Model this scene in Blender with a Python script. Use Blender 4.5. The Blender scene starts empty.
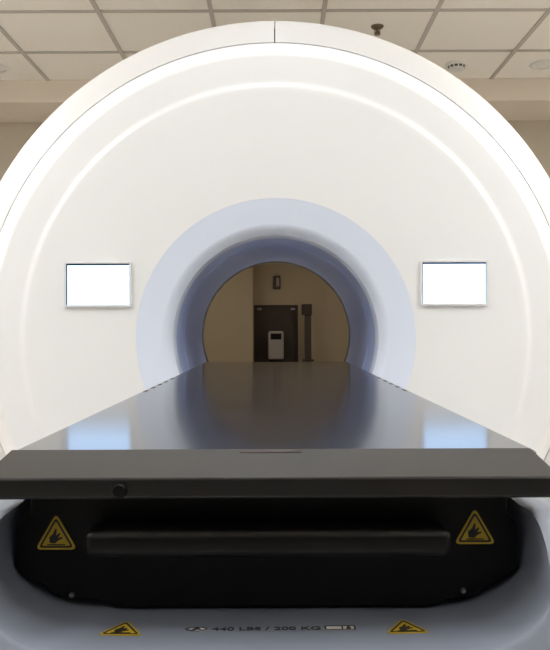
import bpy, bmesh, math
from mathutils import Vector, Matrix
R = math.radians
S = bpy.context.scene
COL = S.collection
CZ = 1.2                      # camera height
F = 763.0                     # focal length in pixels
VX, VY = 277.0, 329.0         # vanishing point of the room's long axis

def P(px, py, d):
    return Vector(((px - VX) / F * d, d, CZ - (py - VY) / F * d))

# ------------------------------------------------------------------ materials
def mat(name, col, rough=0.5, spec=0.5, metal=0.0, ior=1.5, noise=0.0, nscale=30, bump=0.0, bscale=200,
        coat=0.0, coat_rough=0.05, stretch=None, rvar=0.0):
    m = bpy.data.materials.new(name); m.use_nodes = True
    nt = m.node_tree; b = nt.nodes['Principled BSDF']
    b.inputs['Base Color'].default_value = (*col, 1)
    b.inputs['Roughness'].default_value = rough
    b.inputs['Specular IOR Level'].default_value = spec
    b.inputs['Metallic'].default_value = metal
    b.inputs['IOR'].default_value = ior
    b.inputs['Coat Weight'].default_value = coat
    b.inputs['Coat Roughness'].default_value = coat_rough
    tc = nt.nodes.new('ShaderNodeTexCoord')
    mp = nt.nodes.new('ShaderNodeMapping')
    if stretch: mp.inputs['Scale'].default_value = stretch
    nt.links.new(tc.outputs['Object'], mp.inputs['Vector'])
    n = nt.nodes.new('ShaderNodeTexNoise'); n.inputs['Scale'].default_value = nscale
    n.inputs['Detail'].default_value = 4
    nt.links.new(mp.outputs['Vector'], n.inputs['Vector'])
    if noise > 0:
        mx = nt.nodes.new('ShaderNodeMix'); mx.data_type = 'RGBA'
        mx.inputs['A'].default_value = (*[c * (1 - noise) for c in col], 1)
        mx.inputs['B'].default_value = (*[min(1, c * (1 + noise)) for c in col], 1)
        nt.links.new(n.outputs['Fac'], mx.inputs['Factor'])
        nt.links.new(mx.outputs['Result'], b.inputs['Base Color'])
    if rvar > 0:
        mr = nt.nodes.new('ShaderNodeMapRange')
        mr.inputs['To Min'].default_value = rough - rvar; mr.inputs['To Max'].default_value = rough + rvar
        nt.links.new(n.outputs['Fac'], mr.inputs['Value'])
        nt.links.new(mr.outputs['Result'], b.inputs['Roughness'])
    if bump > 0:
        n2 = nt.nodes.new('ShaderNodeTexNoise'); n2.inputs['Scale'].default_value = bscale
        nt.links.new(mp.outputs['Vector'], n2.inputs['Vector'])
        bp = nt.nodes.new('ShaderNodeBump'); bp.inputs['Strength'].default_value = bump
        bp.inputs['Distance'].default_value = 0.002
        nt.links.new(n2.outputs['Fac'], bp.inputs['Height'])
        nt.links.new(bp.outputs['Normal'], b.inputs['Normal'])
    return m

def emit(name, col, s):
    m = bpy.data.materials.new(name); m.use_nodes = True
    nt = m.node_tree; nt.nodes.remove(nt.nodes['Principled BSDF'])
    e = nt.nodes.new('ShaderNodeEmission'); e.inputs['Color'].default_value = (*col, 1)
    e.inputs['Strength'].default_value = s
    nt.links.new(e.outputs[0], nt.nodes['Material Output'].inputs['Surface'])
    return m

M = {}
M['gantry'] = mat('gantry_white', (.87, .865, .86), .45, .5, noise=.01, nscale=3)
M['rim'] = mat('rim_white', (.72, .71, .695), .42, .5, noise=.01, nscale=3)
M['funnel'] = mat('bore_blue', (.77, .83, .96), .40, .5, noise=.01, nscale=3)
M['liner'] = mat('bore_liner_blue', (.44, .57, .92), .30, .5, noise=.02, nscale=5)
M['core'] = mat('gantry_core', (.12, .12, .12), .7)
M['frame'] = mat('screen_frame', (.78, .78, .78), .4, noise=.02)
M['screen'] = emit('screen_glow', (.50, .70, 1.0), 2.3)
M['carbon'] = mat('carbon_tabletop', (.014, .015, .020), .13, .6, ior=2.1, noise=.15, nscale=160)
M['cap'] = mat('cap_graphite', (.012, .0105, .0095), .38, .6, noise=.06, nscale=120, bump=.06, bscale=900)
M['black'] = mat('black_plastic', (.0035, .003, .0028), .45, .28, noise=.1, nscale=80, bump=.05, bscale=700)
M['handle'] = mat('handle_black', (.005, .0036, .0032), .36, .35, noise=.1, nscale=80)
M['shroud'] = mat('shroud_plastic', (.25, .275, .335), .42, .5, noise=.02, nscale=20, bump=.03, bscale=600)
M['body'] = mat('couch_body_plastic', (.62, .65, .70), .45, noise=.02, nscale=10)
M['screw'] = mat('screw_steel', (.45, .44, .43), .35, metal=1.0, noise=.05)
M['yellow'] = mat('warning_yellow', (.58, .40, .025), .5, noise=.03)
M['inkshade'] = mat('ink_and_shade_black', (.02, .018, .02), .5, noise=.05)
M['label'] = mat('label_white', (.75, .73, .68), .5, noise=.02)
M['slot'] = mat('cap_slot', (.045, .030, .030), .5, noise=.05)
M['tile'] = mat('ceiling_tile', (.90, .86, .79), .9, .2, noise=.05, nscale=120, bump=.25, bscale=250)
M['tbar'] = mat('ceiling_grid', (.52, .48, .43), .6, .3, noise=.02)
M['soffit'] = mat('soffit_paint', (.76, .68, .58), .8, .3, noise=.02, nscale=8, bump=.05)
M['wall'] = mat('wall_paint', (.66, .60, .52), .8, .3, noise=.02, nscale=6, bump=.05)
M['frontwall_dark'] = mat('front_wall_darkened', (.08, .075, .07), .8, .3, noise=.02, nscale=6)  # colour darkened in place of an unlit room behind the camera
M['backwall'] = mat('back_wall_paint', (.50, .44, .35), .8, .3, noise=.02, nscale=6, bump=.05)
M['hallwall'] = mat('hall_wall_paint', (.54, .46, .335), .8, .3, noise=.03, nscale=4, bump=.05)
M['floor'] = mat('vinyl_floor', (.68, .65, .61), .35, .5, noise=.08, nscale=8)
M['white'] = mat('fixture_white', (.78, .76, .72), .45, noise=.02)
M['dark'] = mat('door_dark', (.085, .066, .058), .6, .3, noise=.1, nscale=6)
M['post'] = mat('post_dark', (.085, .075, .065), .6, .3, noise=.1, nscale=6)
M['brass'] = mat('sprinkler_metal', (.20, .16, .10), .4, metal=.7, noise=.1)
M['bin'] = mat('bin_white', (.40, .375, .37), .5, noise=.03)
M['lamp'] = emit('lamp_diffuser', (.965, .985, 1.0), 21.5)
M['midfill'] = emit('middle_fill_diffuser', (.965, .985, 1.0), 4.3)  # fill added over the couch to brighten the top of the rim
M['rearfill'] = emit('rear_fill_diffuser', (.965, .985, 1.0), 3.5)  # weak fill added behind the camera to reach into the bore
M['sidefill'] = emit('side_fill_diffuser', (.985, .99, .985), 28.0)  # fill added beside the gantry to lift the ceiling by bounce
M['hallfill'] = emit('hall_fill_diffuser', (1.0, .93, .82), 11)  # unseen fill added to light the hall walls

# ------------------------------------------------------------------ helpers
def link(name, bm, m, parent=None, smooth=True, angle=35, loc=None):
    me = bpy.data.meshes.new(name)
    bmesh.ops.recalc_face_normals(bm, faces=bm.faces)
    bm.to_mesh(me); bm.free()
    if smooth:
        for p in me.polygons: p.use_smooth = True
        me.set_sharp_from_angle(angle=R(angle))
    me.materials.append(m)
    o = bpy.data.objects.new(name, me); COL.objects.link(o)
    if smooth:
        wn = o.modifiers.new('weighted_normal', 'WEIGHTED_NORMAL'); wn.keep_sharp = True; wn.weight = 100
    if parent is not None:
        o.parent = parent
        o.location = -Vector(parent.location) if loc is None else loc
    elif loc is not None:
        o.location = loc
    return o

def tag(o, label, cat, group=None):
    o['label'] = label; o['category'] = cat
    if group: o['group'] = group
    return o

def thing(name, label, cat, loc, group=None):
    o = bpy.data.objects.new(name, None); COL.objects.link(o)
    o.empty_display_size = .1; o.location = loc
    return tag(o, label, cat, group)

def struct(name, bm, m, parent=None, **k):
    o = link(name, bm, m, parent, **k); o['kind'] = 'structure'; return o

def box(x0, x1, y0, y1, z0, z1, bevel=0, seg=3, bm=None):
    b = bmesh.new()
    bmesh.ops.create_cube(b, size=1)
    for v in b.verts:
        v.co = Vector(((x0 + x1) / 2 + v.co.x * (x1 - x0), (y0 + y1) / 2 + v.co.y * (y1 - y0), (z0 + z1) / 2 + v.co.z * (z1 - z0)))
    if bevel:
        bmesh.ops.bevel(b, geom=list(b.edges), offset=bevel, segments=seg, profile=.5, affect='EDGES')
    if bm is None: return b
    me = bpy.data.meshes.new('t'); b.to_mesh(me); b.free(); bm.from_mesh(me); bpy.data.meshes.remove(me)
    return bm

def lathe(prof, cx, cz, a0=0, a1=2 * math.pi, n=160, cap=False):
    """revolve (r, y) points about the axis parallel to Y through (cx, cz); angle 0 is up"""
    bm = bmesh.new()
    full = abs(a1 - a0 - 2 * math.pi) < 1e-6
    rings = []
    for i in range(n if full else n + 1):
        a = a0 + (a1 - a0) * i / n
        rings.append([bm.verts.new((cx + r * math.sin(a), y, cz + r * math.cos(a))) for r, y in prof])
    for i in range(n):
        A = rings[i]; B = rings[(i + 1) % len(rings)]
        for j in range(len(prof) - 1):
            bm.faces.new((A[j], A[j + 1], B[j + 1], B[j]))
    return bm

def vlathe(prof, cx, cy, n=40):
    """revolve (r, z) about a vertical axis"""
    bm = bmesh.new(); rings = []
    for i in range(n):
        a = 2 * math.pi * i / n
        rings.append([bm.verts.new((cx + r * math.cos(a), cy + r * math.sin(a), z)) for r, z in prof])
    for i in range(n):
        A = rings[i]; B = rings[(i + 1) % n]
        for j in range(len(prof) - 1):
            bm.faces.new((A[j], A[j + 1], B[j + 1], B[j]))
    bmesh.ops.remove_doubles(bm, verts=bm.verts, dist=1e-6)
    return bm

def prism(pts, y0, y1, bevel=0, seg=2):
    """pts = (x, z) outline, extruded along Y"""
    bm = bmesh.new()
    a = [bm.verts.new((x, y0, z)) for x, z in pts]; b = [bm.verts.new((x, y1, z)) for x, z in pts]
    fr = bm.faces.new(a); bm.faces.new(b[::-1]); k = len(pts)
    for i in range(k): bm.faces.new((a[i], b[i], b[(i + 1) % k], a[(i + 1) % k]))
    bmesh.ops.recalc_face_normals(bm, faces=bm.faces)
    if bevel:
        bmesh.ops.bevel(bm, geom=list(fr.edges), offset=bevel, segments=seg, profile=.5, affect='EDGES')
    return bm

def round_poly(pts, rad, n=5):
    out = []; k = len(pts)
    for i in range(k):
        p = Vector(pts[i]); a = Vector(pts[i - 1]); b = Vector(pts[(i + 1) % k])
        u = (a - p); v = (b - p); d = min(rad, u.length * .45, v.length * .45)
        s = p + u.normalized() * d; e = p + v.normalized() * d
        for j in range(n + 1):
            t = j / n
            out.append(tuple(s * (1 - t) ** 2 + p * 2 * t * (1 - t) + e * t * t))
    return out

def flat(pts, th=.0006, m=None):
    """flat (x, y) outline lying in its own XY plane, thin in Z"""
    bm = bmesh.new()
    a = [bm.verts.new((x, y, th)) for x, y in pts]; b = [bm.verts.new((x, y, 0)) for x, y in pts]
    bm.faces.new(a); bm.faces.new(b[::-1]); k = len(pts)
    for i in range(k): bm.faces.new((a[i], b[i], b[(i + 1) % k], a[(i + 1) % k]))
    return bm

def ringflat(po, pi, z0, th):
    bm = bmesh.new(); k = len(po)
    o1 = [bm.verts.new((x, y, z0 + th)) for x, y in po]; i1 = [bm.verts.new((x, y, z0 + th)) for x, y in pi]
    o0 = [bm.verts.new((x, y, z0)) for x, y in po]; i0 = [bm.verts.new((x, y, z0)) for x, y in pi]
    for i in range(k):
        j = (i + 1) % k
        bm.faces.new((o1[i], o1[j], i1[j], i1[i])); bm.faces.new((o0[i], o0[j], o1[j], o1[i]))
        bm.faces.new((i0[i], i1[i], i1[j], i0[j]))
    return bm

def merge(bms):
    out = bmesh.new()
    for b in bms:
        me = bpy.data.meshes.new('t'); b.to_mesh(me); b.free(); out.from_mesh(me); bpy.data.meshes.remove(me)
    return out

def sub(name, bm, m, par):            # child given in its parent's own axes
    return link(name, bm, m, par, loc=Vector((0, 0, 0)))

# ------------------------------------------------------------------ setting
CEIL = CZ + 1.73
SOF_D, SOF_Z, WALL_D = 5.28, CZ + 1.575, 5.79
XL, XR, YF = -3.1, 3.1, -3.2
FAR = 24.0
HZ = 3.75

struct('floor', box(XL - .1, XR + .1, YF - .1, WALL_D, -.1, 0), M['floor'], smooth=False)
struct('floor', box(-3, 3, WALL_D, FAR + .1, -.1, 0), M['floor'], smooth=False)
ceil = struct('ceiling', box(XL - .1, XR + .1, YF - .1, WALL_D + .1, CEIL, CEIL + .1), M['tile'], smooth=False)
bm = bmesh.new()
gx = [.262 + .613 * k for k in range(-6, 6)]
gx = [g for g in gx if XL < g < XR]
gy = [4.14 - .61 * k for k in range(-2, 13)]
gy = [g for g in gy if YF < g < SOF_D - .1]
for g in gx: box(g - .012, g + .012, YF, SOF_D, CEIL - .008, CEIL + .001, bm=bm)
for g in gy: box(XL, XR, g - .012, g + .012, CEIL - .007, CEIL + .001, bm=bm)
struct('ceiling_grid', bm, M['tbar'], ceil, smooth=False, loc=Vector((0, 0, 0)))
struct('wall_left', box(XL - .1, XL, YF, WALL_D, 0, CEIL), M['wall'], smooth=False)
struct('wall_right', box(XR, XR + .1, YF, WALL_D, 0, CEIL), M['wall'], smooth=False)
struct('wall_front', box(XL, XR, YF - .1, YF, 0, CEIL), M['frontwall_dark'], smooth=False)
# back wall with a cased opening behind the bore
ow, oh = .80, 2.15
bm = box(XL, -ow, WALL_D, WALL_D + .12, 0, CEIL)
box(ow, XR, WALL_D, WALL_D + .12, 0, CEIL, bm=bm); box(-ow, ow, WALL_D, WALL_D + .12, oh, CEIL, bm=bm)
struct('wall_back', bm, M['backwall'], smooth=False)
bm = box(-ow - .06, -ow, WALL_D - .015, WALL_D, 0, oh + .06)
box(ow, ow + .06, WALL_D - .015, WALL_D, 0, oh + .06, bm=bm); box(-ow, ow, WALL_D - .015, WALL_D, oh, oh + .06, bm=bm)
struct('trim_1', bm, M['white'], smooth=False)
struct('trim_2', box(XL, XR, SOF_D, WALL_D, SOF_Z, CEIL), M['soffit'], smooth=False)
bm = box(XL, XL + .012, YF, WALL_D, 0, .1)
struct('baseboard_left', bm, M['post'], smooth=False)
struct('baseboard_right', box(XR - .012, XR, YF, WALL_D, 0, .1), M['post'], smooth=False)
# hall seen through the bore
struct('wall_hall_left', box(-3.1, -3.0, WALL_D + .12, FAR, 0, HZ), M['hallwall'], smooth=False)
struct('wall_hall_right', box(3.0, 3.1, WALL_D + .12, FAR, 0, HZ), M['hallwall'], smooth=False)
struct('ceiling', box(-3.1, 3.1, WALL_D + .12, FAR + .1, HZ, HZ + .1), M['tile'], smooth=False)
struct('wall_hall_near', box(-3.1, 3.1, WALL_D + .12, WALL_D + .2, CEIL, HZ), M['hallwall'], smooth=False)
dl, dr, dt = P(254, 305, FAR).x, P(298, 305, FAR).x, P(254, 305, FAR).z
bm = box(-3.0, dl, FAR, FAR + .15, 0, HZ); box(dr, 3.0, FAR, FAR + .15, 0, HZ, bm=bm)
box(dl, dr, FAR, FAR + .15, dt, HZ, bm=bm)
struct('wall_far', bm, M['hallwall'], smooth=False)
kx = P(252.8, 300, FAR - .7).x
struct('wall_far_left', box(-3.0, kx, FAR - .7, FAR - .001, 0, HZ), M['hallwall'], smooth=False)
# far dark door
mid = (dl + dr) / 2
bm = box(dl + .05, dr - .05, FAR + .06, FAR + .11, 0, dt - .05, .008)
door = struct('door_1', bm, M['dark'])
bm = box(dl, dl + .05, FAR + .01, FAR + .14, 0, dt); box(dr - .05, dr, FAR + .01, FAR + .14, 0, dt, bm=bm)
box(dl + .05, dr - .05, FAR + .01, FAR + .14, dt - .05, dt, bm=bm)
struct('door_frame', bm, M['dark'], door, smooth=False, loc=Vector((0, 0, 0)))
for px in (259.5, 293):
    c = P(px, 309, FAR + .04)
    struct('door_closer', box(c.x - .07, c.x + .07, FAR + .02, FAR + .06, c.z - .035, c.z + .035, .01), M['bin'], door, loc=Vector((0, 0, 0)))

# ------------------------------------------------------------------ far things
D = 23.4
a, b = P(268, 331, D), P(283.8, 360, D)
t = thing('waste_bin', 'tall pale waste bin with dark flap in front of the dark far door', 'bin', ((a.x + b.x) / 2, D + .22, 0))
link('body', box(a.x, b.x, D, D + .44, b.z, a.z, .08, 5), M['bin'], t)
link('base', box(a.x + .03, b.x - .03, D + .02, D + .42, 0, b.z + .02, .01), M['black'], t)
c0, c1 = P(270.6, 333.5, D), P(281.4, 339.5, D)
link('flap', box(c0.x, c1.x, D - .012, D + .02, c1.z, c0.z, .01), M['black'], t)

D = 23.5
a, b = P(304.8, 304, D), P(311.3, 362, D)
t = thing('floor_stand', 'tall dark post with a wider box head standing right of the far door', 'post', ((a.x + b.x) / 2, D + .1, 0))
link('column', box(a.x, b.x, D, D + .2, .04, P(0, 314, D).z, .01), M['post'], t)
h0, h1 = P(301.8, 304.2, D), P(312, 315, D)
link('head', box(h0.x, h1.x, D - .05, D + .22, h1.z, h0.z, .015), M['dark'], t)
z361 = P(0, 359.6, D).z
link('collar', box(a.x - .07, b.x + .07, D - .06, D + .26, z361 - .06, z361, .01), M['dark'], t)
link('base', box(a.x - .12, b.x + .12, D - .1, D + .3, 0, .04, .01), M['dark'], t)

a, b = P(273.2, 276, FAR), P(280.6, 289, FAR)
t = thing('wall_alarm', 'small dark wall unit with a pale lens high above the far door', 'alarm', ((a.x + b.x) / 2, FAR, b.z))
link('housing', box(a.x, b.x, FAR - .1, FAR, b.z, a.z, .02), M['dark'], t)
link('lens', box(a.x + .10, b.x - .035, FAR - .13, FAR - .09, b.z + .08, a.z - .06, .015), M['bin'], t)
link('mounting_plate', box(a.x + .03, b.x - .03, FAR - .03, FAR, a.z - .01, a.z + .07, .01), M['bin'], t)

# ------------------------------------------------------------------ ceiling fixtures
def ceil_pt(px, py):
    d = F * 1.73 / (VY - py); return (px - VX) / F * d, d
x, y = ceil_pt(378.5, 26.5)
t = thing('fire_sprinkler', 'small brass fire sprinkler hanging from the ceiling tile above the scanner', 'sprinkler', (x, y, CEIL))
link('escutcheon', vlathe([(0, CEIL), (.036, CEIL), (.036, CEIL - .004), (.03, CEIL - .012), (.012, CEIL - .016), (0, CEIL - .016)], x, y), M['brass'], t)
link('pendent', vlathe([(0, CEIL - .016), (.010, CEIL - .016), (.008, CEIL - .03), (.013, CEIL - .034), (.013, CEIL - .042), (.005, CEIL - .045), (0, CEIL - .045)], x, y, 20), M['brass'], t)
for s in (-1, 1):
    link('frame_arm', box(x + s * .014 - .002, x + s * .014 + .002, y - .003, y + .003, CEIL - .046, CEIL - .015), M['brass'], t)
link('deflector', vlathe([(0, CEIL - .045), (.018, CEIL - .046), (.018, CEIL - .049), (0, CEIL - .049)], x, y, 24), M['brass'], t)

x, y = ceil_pt(457.5, 64.5)
t = thing('smoke_detector', 'round white smoke detector on the ceiling right of the scanner', 'smoke detector', (x, y, CEIL))
link('base', vlathe([(0, CEIL), (.075, CEIL), (.075, CEIL - .012), (.068, CEIL - .018), (0, CEIL - .018)], x, y), M['white'], t)
link('chamber', vlathe([(.058, CEIL - .018), (.054, CEIL - .030), (0, CEIL - .030)], x, y), M['core'], t)
link('cap', vlathe([(0, CEIL - .030), (.050, CEIL - .030), (.046, CEIL - .042), (.03, CEIL - .048), (0, CEIL - .048)], x, y), M['white'], t)
bm = bmesh.new()
for k in range(12):
    a = 2 * math.pi * k / 12
    b = box(.047, .058, -.004, .004, CEIL - .032, CEIL - .016); bmesh.ops.rotate(b, verts=b.verts, matrix=Matrix.Rotation(a, 3, 'Z'))
    bmesh.ops.translate(b, verts=b.verts, vec=(x, y, 0)); bm = merge([bm, b])
link('vent_fins', bm, M['white'], t)

def downlight(px, py, label):
    x, y = ceil_pt(px, py)
    t = thing('recessed_downlight', label, 'downlight', (x, y, CEIL), 'unlit recessed downlights')
    link('trim_ring', vlathe([(.060, CEIL - .004), (.066, CEIL - .013), (.082, CEIL - .012), (.092, CEIL - .004), (.092, CEIL), (.06, CEIL), (.060, CEIL - .004)], x, y), M['white'], t)
    link('lens', vlathe([(.061, CEIL - .003), (.045, CEIL - .010), (.02, CEIL - .014), (0, CEIL - .015)], x, y), M['white'], t)
downlight(545, 65, 'unlit round white downlight in the ceiling at the right photo edge')
downlight(-3, 66.5, 'unlit round white downlight in the ceiling at the left photo edge')

# lit troffers: pair above the couch, plus added rear, side, middle and hall fills
def troffer(x, y, label, m, z, w=.57, l=1.18, group='fluorescent ceiling lights'):
    t = thing('ceiling_light', label, 'ceiling light', (x, y, z), group)
    bm = box(x - w / 2 - .02, x - w / 2, y - l / 2 - .02, y + l / 2 + .02, z - .014, z)
    box(x + w / 2, x + w / 2 + .02, y - l / 2 - .02, y + l / 2 + .02, z - .014, z, bm=bm)
    box(x - w / 2, x + w / 2, y - l / 2 - .02, y - l / 2, z - .014, z, bm=bm)
    box(x - w / 2, x + w / 2, y + l / 2, y + l / 2 + .02, z - .014, z, bm=bm)
    link('frame', bm, M['white'], t, smooth=False)
    link('diffuser', box(x - w / 2, x + w / 2, y - l / 2, y + l / 2, z - .010, z - .002), m, t, smooth=False)
for xs, y, nm in (((-1.271, 1.182), -.74, 'behind the foot of the patient couch, added to brighten the bore'), ((-1.884, 1.795), 1.09, 'above the patient couch'), ((-2.497, 2.408), 2.92, 'beside the scanner gantry, added to brighten the ceiling')):
    for x in xs:
        troffer(x, y, 'lit fluorescent troffer on the %s of the room %s' % ('left' if x < 0 else 'right', nm), M['rearfill'] if y < 0 else M['lamp'] if y < 2 else M['sidefill'], CEIL)
troffer(-.0445, 1.70, 'added fill troffer over the middle of the patient couch, brightening the rim top', M['midfill'], CEIL)  # added fill for the upper rim
for y in (11.0, 20.5):
  for x in (-2.4, 2.4):
    troffer(x, y, 'added unseen troffer in the hall ceiling, lighting the far wall', M['hallfill'], HZ, group='added hall fill lights')  # added out of view to light the hall

# ------------------------------------------------------------------ gantry
GX, GZ = -.004, CZ - .029
FD = 2.46
g = thing('scanner_gantry', 'large round white scanner gantry with a blue bore standing behind the couch', 'scanner', (GX, 3.2, 0))
link('front_cover', lathe([(.4512, FD + .03), (.4512, FD), (.60, FD), (.79, FD), (.806, FD + .0004), (.812, FD + .0015), (.818, FD + .0040), (.823, FD + .0062), (.828, FD + .0078), (.834, FD + .0085), (.842, FD + .0085),
     (.912, FD + .0105), (.922, FD + .0130), (.932, FD + .0195), (.944, FD + .030), (.957, FD + .0445), (.967, FD + .052), (.9715, FD + .056), (.9712, FD + .059), (.9712, FD + .10)], GX, GZ), M['gantry'], g)
rim = [(.9760, FD + .10), (.9760, FD + .063), (.9775, FD + .0612), (1.0, FD + .074), (1.03, FD + .093), (1.056, FD + .114), (1.076, FD + .137), (1.089, FD + .165),
       (1.096, FD + .205), (1.10, FD + .27), (1.10, 3.40), (1.09, 3.45), (1.06, 3.49), (1.0, 3.50)]
e = .0018
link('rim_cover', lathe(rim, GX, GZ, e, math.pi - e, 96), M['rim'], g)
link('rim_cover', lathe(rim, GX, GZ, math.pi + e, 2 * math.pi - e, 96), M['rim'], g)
link('inner_drum', lathe([(.90, FD + .085), (.985, FD + .095), (1.06, FD + .16), (1.085, FD + .24), (1.085, 3.42)], GX, GZ, n=96), M['core'], g)
link('rear_cover', lathe([(1.03, 3.492), (.6, 3.498), (.37, 3.498), (.337, 3.495)], GX, GZ, n=96), M['gantry'], g)
fun = []
for i in range(25):
    u = i / 24
    fun.append((.374 - .038 * u, FD + .010 + .026 * u * u))
fun += [(.335, FD + .040), (.335, 2.570), (.338, 2.574)]
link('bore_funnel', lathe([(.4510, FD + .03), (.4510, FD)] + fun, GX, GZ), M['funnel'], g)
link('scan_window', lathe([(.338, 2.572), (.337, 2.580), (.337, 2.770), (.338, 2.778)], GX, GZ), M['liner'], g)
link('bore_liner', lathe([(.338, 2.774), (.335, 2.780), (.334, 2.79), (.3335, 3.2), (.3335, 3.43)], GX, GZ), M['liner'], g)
link('bore_end_ring', lathe([(.3335, 3.43), (.3315, 3.435), (.3315, 3.495), (.335, 3.503), (.345, 3.503)], GX, GZ), M['core'], g)
link('base', merge([box(GX - .75, GX + .75, 2.75, 3.40, 0, .32, .02)]), M['gantry'], g)
# displays
def display(x0, x1):
    z0, z1 = CZ + .0795, CZ + .2125
    f_ = .007
    o = [(x0 - f_, z0 - f_), (x1 + f_, z0 - f_), (x1 + f_, z1 + f_), (x0 - f_, z1 + f_)]
    i = [(x0, z0), (x1, z0), (x1, z1), (x0, z1)]
    o = round_poly(o, .006); i = round_poly(i, .003)
    bm = bmesh.new()
    yo, yi = FD - .010, FD - .001
    A = [bm.verts.new((x, FD + .002, z)) for x, z in o]
    B = [bm.verts.new((x, yo, z)) for x, z in [((p[0] - (x0 + x1) / 2) * .985 + (x0 + x1) / 2, (p[1] - (z0 + z1) / 2) * .98 + (z0 + z1) / 2) for p in o]]
    C = [bm.verts.new((x, yo, z)) for x, z in i]
    E = [bm.verts.new((x, yi, z)) for x, z in i]
    k = len(o)
    for q in range(k):
        w = (q + 1) % k
        for U, V in ((A, B), (B, C), (C, E)): bm.faces.new((U[q], U[w], V[w], V[q]))
    fr = link('display_frame', bm, M['frame'], g, angle=25)
    fr['label'] = 'thin pale frame around a bright screen'
    bz = merge([box(x0, x1, yi - .0035, yi, z1 - .0050, z1), box(x0, x0 + .0030, yi - .0035, yi, z0, z1 - .0035),
                box(x1 - .0012, x1, yi - .0035, yi, z0, z1 - .0035)])
    link('display_shade_strips', bz, M['inkshade'], fr, smooth=False, loc=Vector((0, 0, 0)))  # black strips standing in for recess shadow along the screen's top and sides
    link('display_screen', box(x0 + .0002, x1 - .0002, yi - .0005, FD + .001, z0 + .0002, z1 - .0002), M['screen'], fr, smooth=False, loc=Vector((0, 0, 0)))
display(GX - .674, GX - .470)
display(GX + .472, GX + .678)

# ------------------------------------------------------------------ couch
TX = -.004
TZ = CZ - .1227
c = thing('patient_couch', 'long dark glossy patient couch with pale shroud running into the scanner bore', 'couch', (TX, 1.5, 0))
top = link('tabletop', box(TX - .265, TX + .265, .765, 2.845, TZ - .035, TZ, .004, 3), M['carbon'], c)
for s in (-1, 1):
    for y in (1.52, 1.61, 1.70, 1.79, 1.90):
        xx = TX + s * .2575
        n = link('index_notch', box(xx - .0045, xx + .0045, y - .020, y + .020, TZ - .006, TZ + .0006, .002, 2), M['slot'], top, loc=Vector((0, 0, 0)))
link('cradle', box(TX - .19, TX + .19, .80, 2.30, TZ - .11, TZ - .036, .015), M['body'], c)
link('couch_body', box(TX - .235, TX + .235, .76, 2.10, .62, TZ - .112, .03, 4), M['body'], c)
link('pedestal', box(TX - .20, TX + .20, .95, 1.95, .05, .63, .03, 4), M['body'], c)
link('floor_plate', box(TX - .28, TX + .28, .85, 2.1, 0, .05, .012), M['core'], c)
# end cap: sloped wedge
CX = -.0066
def section(half, prof):
    bm = bmesh.new()
    L = [bm.verts.new((CX - half, y, z)) for y, z in prof]; Rr = [bm.verts.new((CX + half, y, z)) for y, z in prof]
    k = len(prof); bm.faces.new(L); bm.faces.new(Rr[::-1])
    for i in range(k): bm.faces.new((L[i], Rr[i], Rr[(i + 1) % k], L[(i + 1) % k]))
    bmesh.ops.recalc_face_normals(bm, faces=bm.faces)
    bmesh.ops.bevel(bm, geom=list(bm.edges), offset=.0028, segments=3, profile=.5, affect='EDGES')
    return bm
cap = link('end_cap', section(.2645, [(.776, TZ + .0015), (.69, CZ - .1345), (.69, CZ - .1535), (.735, CZ - .161), (.776, CZ - .161)]), M['cap'], c)
# slot label on the rear of the cap
def cap_z(y): return CZ - .1345 + (TZ + .0015 - CZ + .1345) * (y - .69) / .086
bm = box(-.031, .031, -.004, .004, -.0006, .0006, .0003, 1)
sl = sub('slot', bm, M['slot'], cap)
sl.location = (P(270, 452, .768).x, .766, cap_z(.766)); sl.rotation_euler = (math.atan2(TZ + .0015 - CZ + .1345, .086), 0, 0)
bm = lathe([(0, -.004), (.0055, -.004), (.0065, -.002), (.0065, .004)], 0, 0, n=24)
bt = sub('button', bm, M['black'], cap); bt.location = P(119, 490, .69)

# black control panel
PD = .728
pl = [(30, 495), (28, 514), (16, 526), (15, 566), (22, 578), (41, 582), (54, 597), (104, 600), (115, 607),
      (435, 607), (446, 600), (477, 597), (490, 584), (507, 579), (517, 567), (517, 526), (508, 516), (506, 495)]
pts = [(P(x, y, PD).x, P(x, y, PD).z) for x, y in pl]
panel = link('end_panel', prism(round_poly(pts, .006), PD, .775, .003), M['black'], c)
panel['label'] = 'matt black end panel with grab bar'
for px, py in ((71, 594), (462, 591)):
    o = sub('screw', merge([lathe([(0, -.003), (.003, -.003), (.0042, -.0015), (.0042, .003)], 0, 0, n=20)]), M['screw'], panel)
    o.location = P(px, py, PD); o.scale = (.65, 1, .65)
# grab bar
a, b = P(81, 531, .686), P(453, 559, .686)
bm = box(a.x, b.x, .686, .722, b.z, a.z, .009, 5)
hd = link('grab_bar', bm, M['handle'], c)
for x0, x1 in ((a.x + .004, a.x + .03), (b.x - .03, b.x - .004)):
    sub('bracket', box(x0, x1, .712, PD + .006, b.z + .004, a.z - .003, .004, 3), M['black'], hd).location = -Vector(hd.location) - Vector(c.location) + Vector(c.location) + Vector(hd.location)

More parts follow.
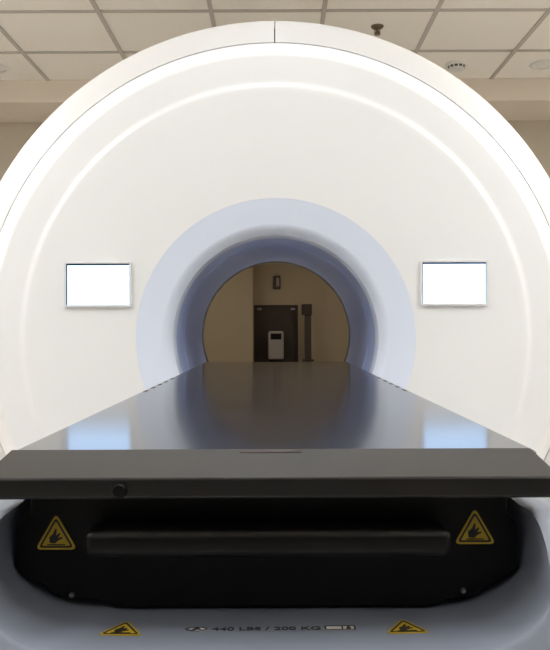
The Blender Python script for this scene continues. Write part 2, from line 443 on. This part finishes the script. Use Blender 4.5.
# scoop-shaped shroud round the panel
def cr(pts, n):
    out = []
    k = len(pts)
    for i in range(k - 1):
        p0 = pts[max(i - 1, 0)]; p1 = pts[i]; p2 = pts[i + 1]; p3 = pts[min(i + 2, k - 1)]
        for j in range(n):
            t = j / n
            out.append(.5 * ((2 * p1) + (p2 - p0) * t + (2 * p0 - 5 * p1 + 4 * p2 - p3) * t * t + (3 * p1 - p0 - 3 * p2 + p3) * t ** 3))
    out.append(pts[-1]); return out
SX = P(266.5, 0, .70).x
back = [(507, 497), (511, 516), (519, 528), (519, 566), (507, 581), (478, 600), (437, 608.5), (350, 608.5), (266.5, 608.5)]
rimp = [(519, 506.5, .735), (535, 520, .705), (545, 545, .675), (550, 573, .652), (549, 603, .640), (534, 626, .632), (492, 648, .625), (400, 655, .622), (266.5, 657, .622)]
def half(px, py, d):
    v = P(px, py, d); v.x = abs(v.x - P(266.5, 0, d).x); return v
nvec = [(1, 0), (1, 0), (1, 0), (1, -.05), (.9, -.35), (.6, -.8), (.15, -1), (0, -1), (0, -1)]
Bk = cr([half(x, y, PD) + Vector((0, .045, 0)) for x, y in back], 5)
Rm = cr([half(*p) for p in rimp], 5)
Nv = cr([Vector((x, y, 0)).normalized() for x, y in nvec], 5)
rows = []
for Bp, Rp, nv in zip(Bk, Rm, Nv):
    row = []
    w = abs(nv.y)
    ctrl = Bp.lerp(Rp, .5) + Vector((.010 * (1 - w) , .012 * (1 - w), -.006 - .010 * w * (1 - w)))
    ctrl = Vector((max(Bp.x, ctrl.x) if w > .5 else ctrl.x, ctrl.y, ctrl.z))
    for j in range(9):
        t = j / 8
        row.append(Bp * (1 - t) ** 2 + ctrl * 2 * t * (1 - t) + Rp * t * t)
    for a_, z_ in ((.003, -.0004), (.008, -.002), (.03, -.010), (.05, -.022), (.062, -.045), (.066, -.08), (.05, -.22)):
        f_ = 1 if w < .3 else .55
        k_ = a_ * (f_ if a_ > .01 else 1)
        row.append(Rp + nv * k_ + Vector((0, 0, z_ * (.4 if w < .3 and a_ < .055 else 1))))
    rows.append(row)
r0 = [Vector((p.x, p.y + .02, p.z)) for p in rows[0]]
r1 = [Vector((max(p.x, .24), 1.0, p.z)) for p in rows[0]]
rows = [r1, r0] + rows
bm = bmesh.new()
allrows = [[Vector((SX + p.x, p.y, p.z)) for p in r] for r in rows] + [[Vector((SX - p.x, p.y, p.z)) for p in r] for r in rows[::-1][1:]]
V = [[bm.verts.new(p) for p in r] for r in allrows]
for i in range(len(V) - 1):
    for j in range(len(V[0]) - 1):
        bm.faces.new((V[i][j], V[i + 1][j], V[i + 1][j + 1], V[i][j + 1]))
sh = link('shroud', bm, M['shroud'], c, angle=60)
sh['label'] = 'pale blue-grey moulded shroud around the panel'

# warning triangles
def tri(s, rad):
    h = s * .866
    return round_poly([(-s / 2, -h / 3), (s / 2, -h / 3), (0, h * 2 / 3)], rad)
def warning():
    o = link('warning_label', flat(tri(.040, .006), .0006), M['yellow'], c)
    sub('border', ringflat(tri(.0335, .004), tri(.0275, .002), .0006, .0003), M['inkshade'], o)
    hand = merge([flat([(-.0060, -.0050), (-.001, -.0055), (.0025, -.0025), (.0015, .0012), (-.0030, .0035), (-.0065, .000)], .0010),
                  flat([(-.003, .0035), (-.0005, .0085), (.0008, .0080), (.0000, .002)], .0010),
                  flat([(.000, .002), (.0032, .0045), (.0042, .0035), (.0018, -.0005)], .0010),
                  flat([(.0018, -.0005), (.0058, .0005), (.0062, -.0008), (.0025, -.0025)], .0010)])
    sub('pictogram', hand, M['inkshade'], o)
    bars = merge([flat([(-.0085, -.0072), (.0085, -.0072), (.0085, -.0062), (-.0085, -.0062)], .0010)])
    sub('hazard_bar', bars, M['inkshade'], o)
    return o
def copy_tree(o, par):
    n = o.copy(); COL.objects.link(n); n.parent = par
    for ch in o.children: copy_tree(ch, n)
    return n
w0 = warning()
spots = []
q = P(55.5, 536.5, PD - .0008); spots.append((q, (R(90), 0, R(0)), 1.0))
q = P(474, 532.5, PD - .0008); spots.append((q, (R(90), 0, 0), 1.0))
# on the ledge: find the shroud's height there
bpy.context.view_layer.update()
from mathutils.bvhtree import BVHTree
dg = bpy.context.evaluated_depsgraph_get()
bvh = BVHTree.FromObject(sh, dg)
off = sh.matrix_world.translation
def on_ledge(px, py):
    o = Vector((0, 0, CZ)) ; d = (P(px, py, 1) - o).normalized()
    h, n, i, dist = bvh.ray_cast(o - off, d)
    if n.z < 0: n = -n
    return h + off + n * .0004, n
def frame(n):
    z = n.normalized(); x = Vector((1, 0, 0)); x = (x - z * x.dot(z)).normalized(); y = z.cross(x)
    return Matrix((x, y, z)).transposed().to_euler()
for px, py in ((121, 630.5), (405, 629.5)):
    h, n = on_ledge(px, py); spots.append((h, frame(n), 1.0))
for i, (p, rot, s) in enumerate(spots):
    o = w0 if i == 0 else copy_tree(w0, c)
    o.location = p - Vector(c.location); o.rotation_euler = rot; o.scale = (s, s, s)
# weight limit label
h, n = on_ledge(269, 629.5)
rot = frame(n)
k = .668 / F
lab = link('weight_label', flat(round_poly([(-.098, -.0065), (.098, -.0065), (.098, .0075), (-.098, .0075)], .002), .0002), M['shroud'], c)
lab.scale = (.80, .80, .80); lab.location = h - Vector(c.location); lab.rotation_euler = rot
cu = bpy.data.curves.new('txt', 'FONT'); cu.body = '440 LBS / 200 KG'; cu.size = .0125; cu.align_x = 'CENTER'; cu.align_y = 'CENTER'
cu.extrude = .0003; cu.offset = .0002
to = bpy.data.objects.new('txt', cu); COL.objects.link(to); bpy.context.view_layer.update()
me = bpy.data.meshes.new_from_object(to.evaluated_get(bpy.context.evaluated_depsgraph_get()))
bpy.data.objects.remove(to)
w = max(v.co.x for v in me.vertices) - min(v.co.x for v in me.vertices)
for v in me.vertices: v.co.x *= .122 / w
me.materials.clear(); me.materials.append(M['inkshade'])
to = bpy.data.objects.new('lettering', me); COL.objects.link(to); to.parent = lab; to.location = (-.004, 0, .0004)
# icons: a person lying in an oval, and two small framed boxes
ov = [(-.083 + .0125 * math.cos(a * math.pi / 16), .0062 * math.sin(a * math.pi / 16)) for a in range(32)]
ic = sub('icon', flat(ov, .0008), M['label'], lab)
ovi = [(-.083 + .0105 * math.cos(a * math.pi / 16), .0048 * math.sin(a * math.pi / 16)) for a in range(32)]
sub('icon_ring', merge([ringflat(ov, ovi, .0008, .0003), flat([(-.089, -.003), (-.084, .004), (-.080, .0035), (-.077, -.003), (-.081, -.001), (-.085, -.0035)], .0012)]), M['inkshade'], ic)
bx = round_poly([(.061, -.006), (.096, -.006), (.096, .006), (.061, .006)], .003)
ic = sub('icon', flat(bx, .0008), M['label'], lab)
bi = round_poly([(.063, -.0045), (.094, -.0045), (.094, .0045), (.063, .0045)], .002)
sub('icon_ring', merge([ringflat(bx, bi, .0008, .0003), flat([(.080, -.005), (.082, -.005), (.082, .005), (.080, .005)], .0011),
                        flat([(.0855, -.0035), (.0905, -.0035), (.0905, .0005), (.089, .0035), (.087, .0035), (.0855, .0005)], .0011)]), M['inkshade'], ic)

# ------------------------------------------------------------------ world, camera, view
w = bpy.data.worlds.new('World'); S.world = w; w.use_nodes = True
w.node_tree.nodes['Background'].inputs['Color'].default_value = (.5, .5, .5, 1)
w.node_tree.nodes['Background'].inputs['Strength'].default_value = .02
cd = bpy.data.cameras.new('Camera'); cam = bpy.data.objects.new('Camera', cd); COL.objects.link(cam)
cam.location = (0, 0, CZ); cam.rotation_euler = (R(90), 0, 0)
cam.rotation_euler.rotate_axis('Z', R(-.22))
cd.sensor_width = 36; cd.lens = F * 36 / 650
cd.shift_x = -(VX - 275) / 650; cd.shift_y = (VY - 325) / 650
cd.clip_start = .05; cd.clip_end = 100
S.camera = cam
S.view_settings.view_transform = 'Standard'; S.view_settings.look = 'None'
S.view_settings.exposure = 0.0; S.view_settings.gamma = 1; S.view_settings.use_curve_mapping = False
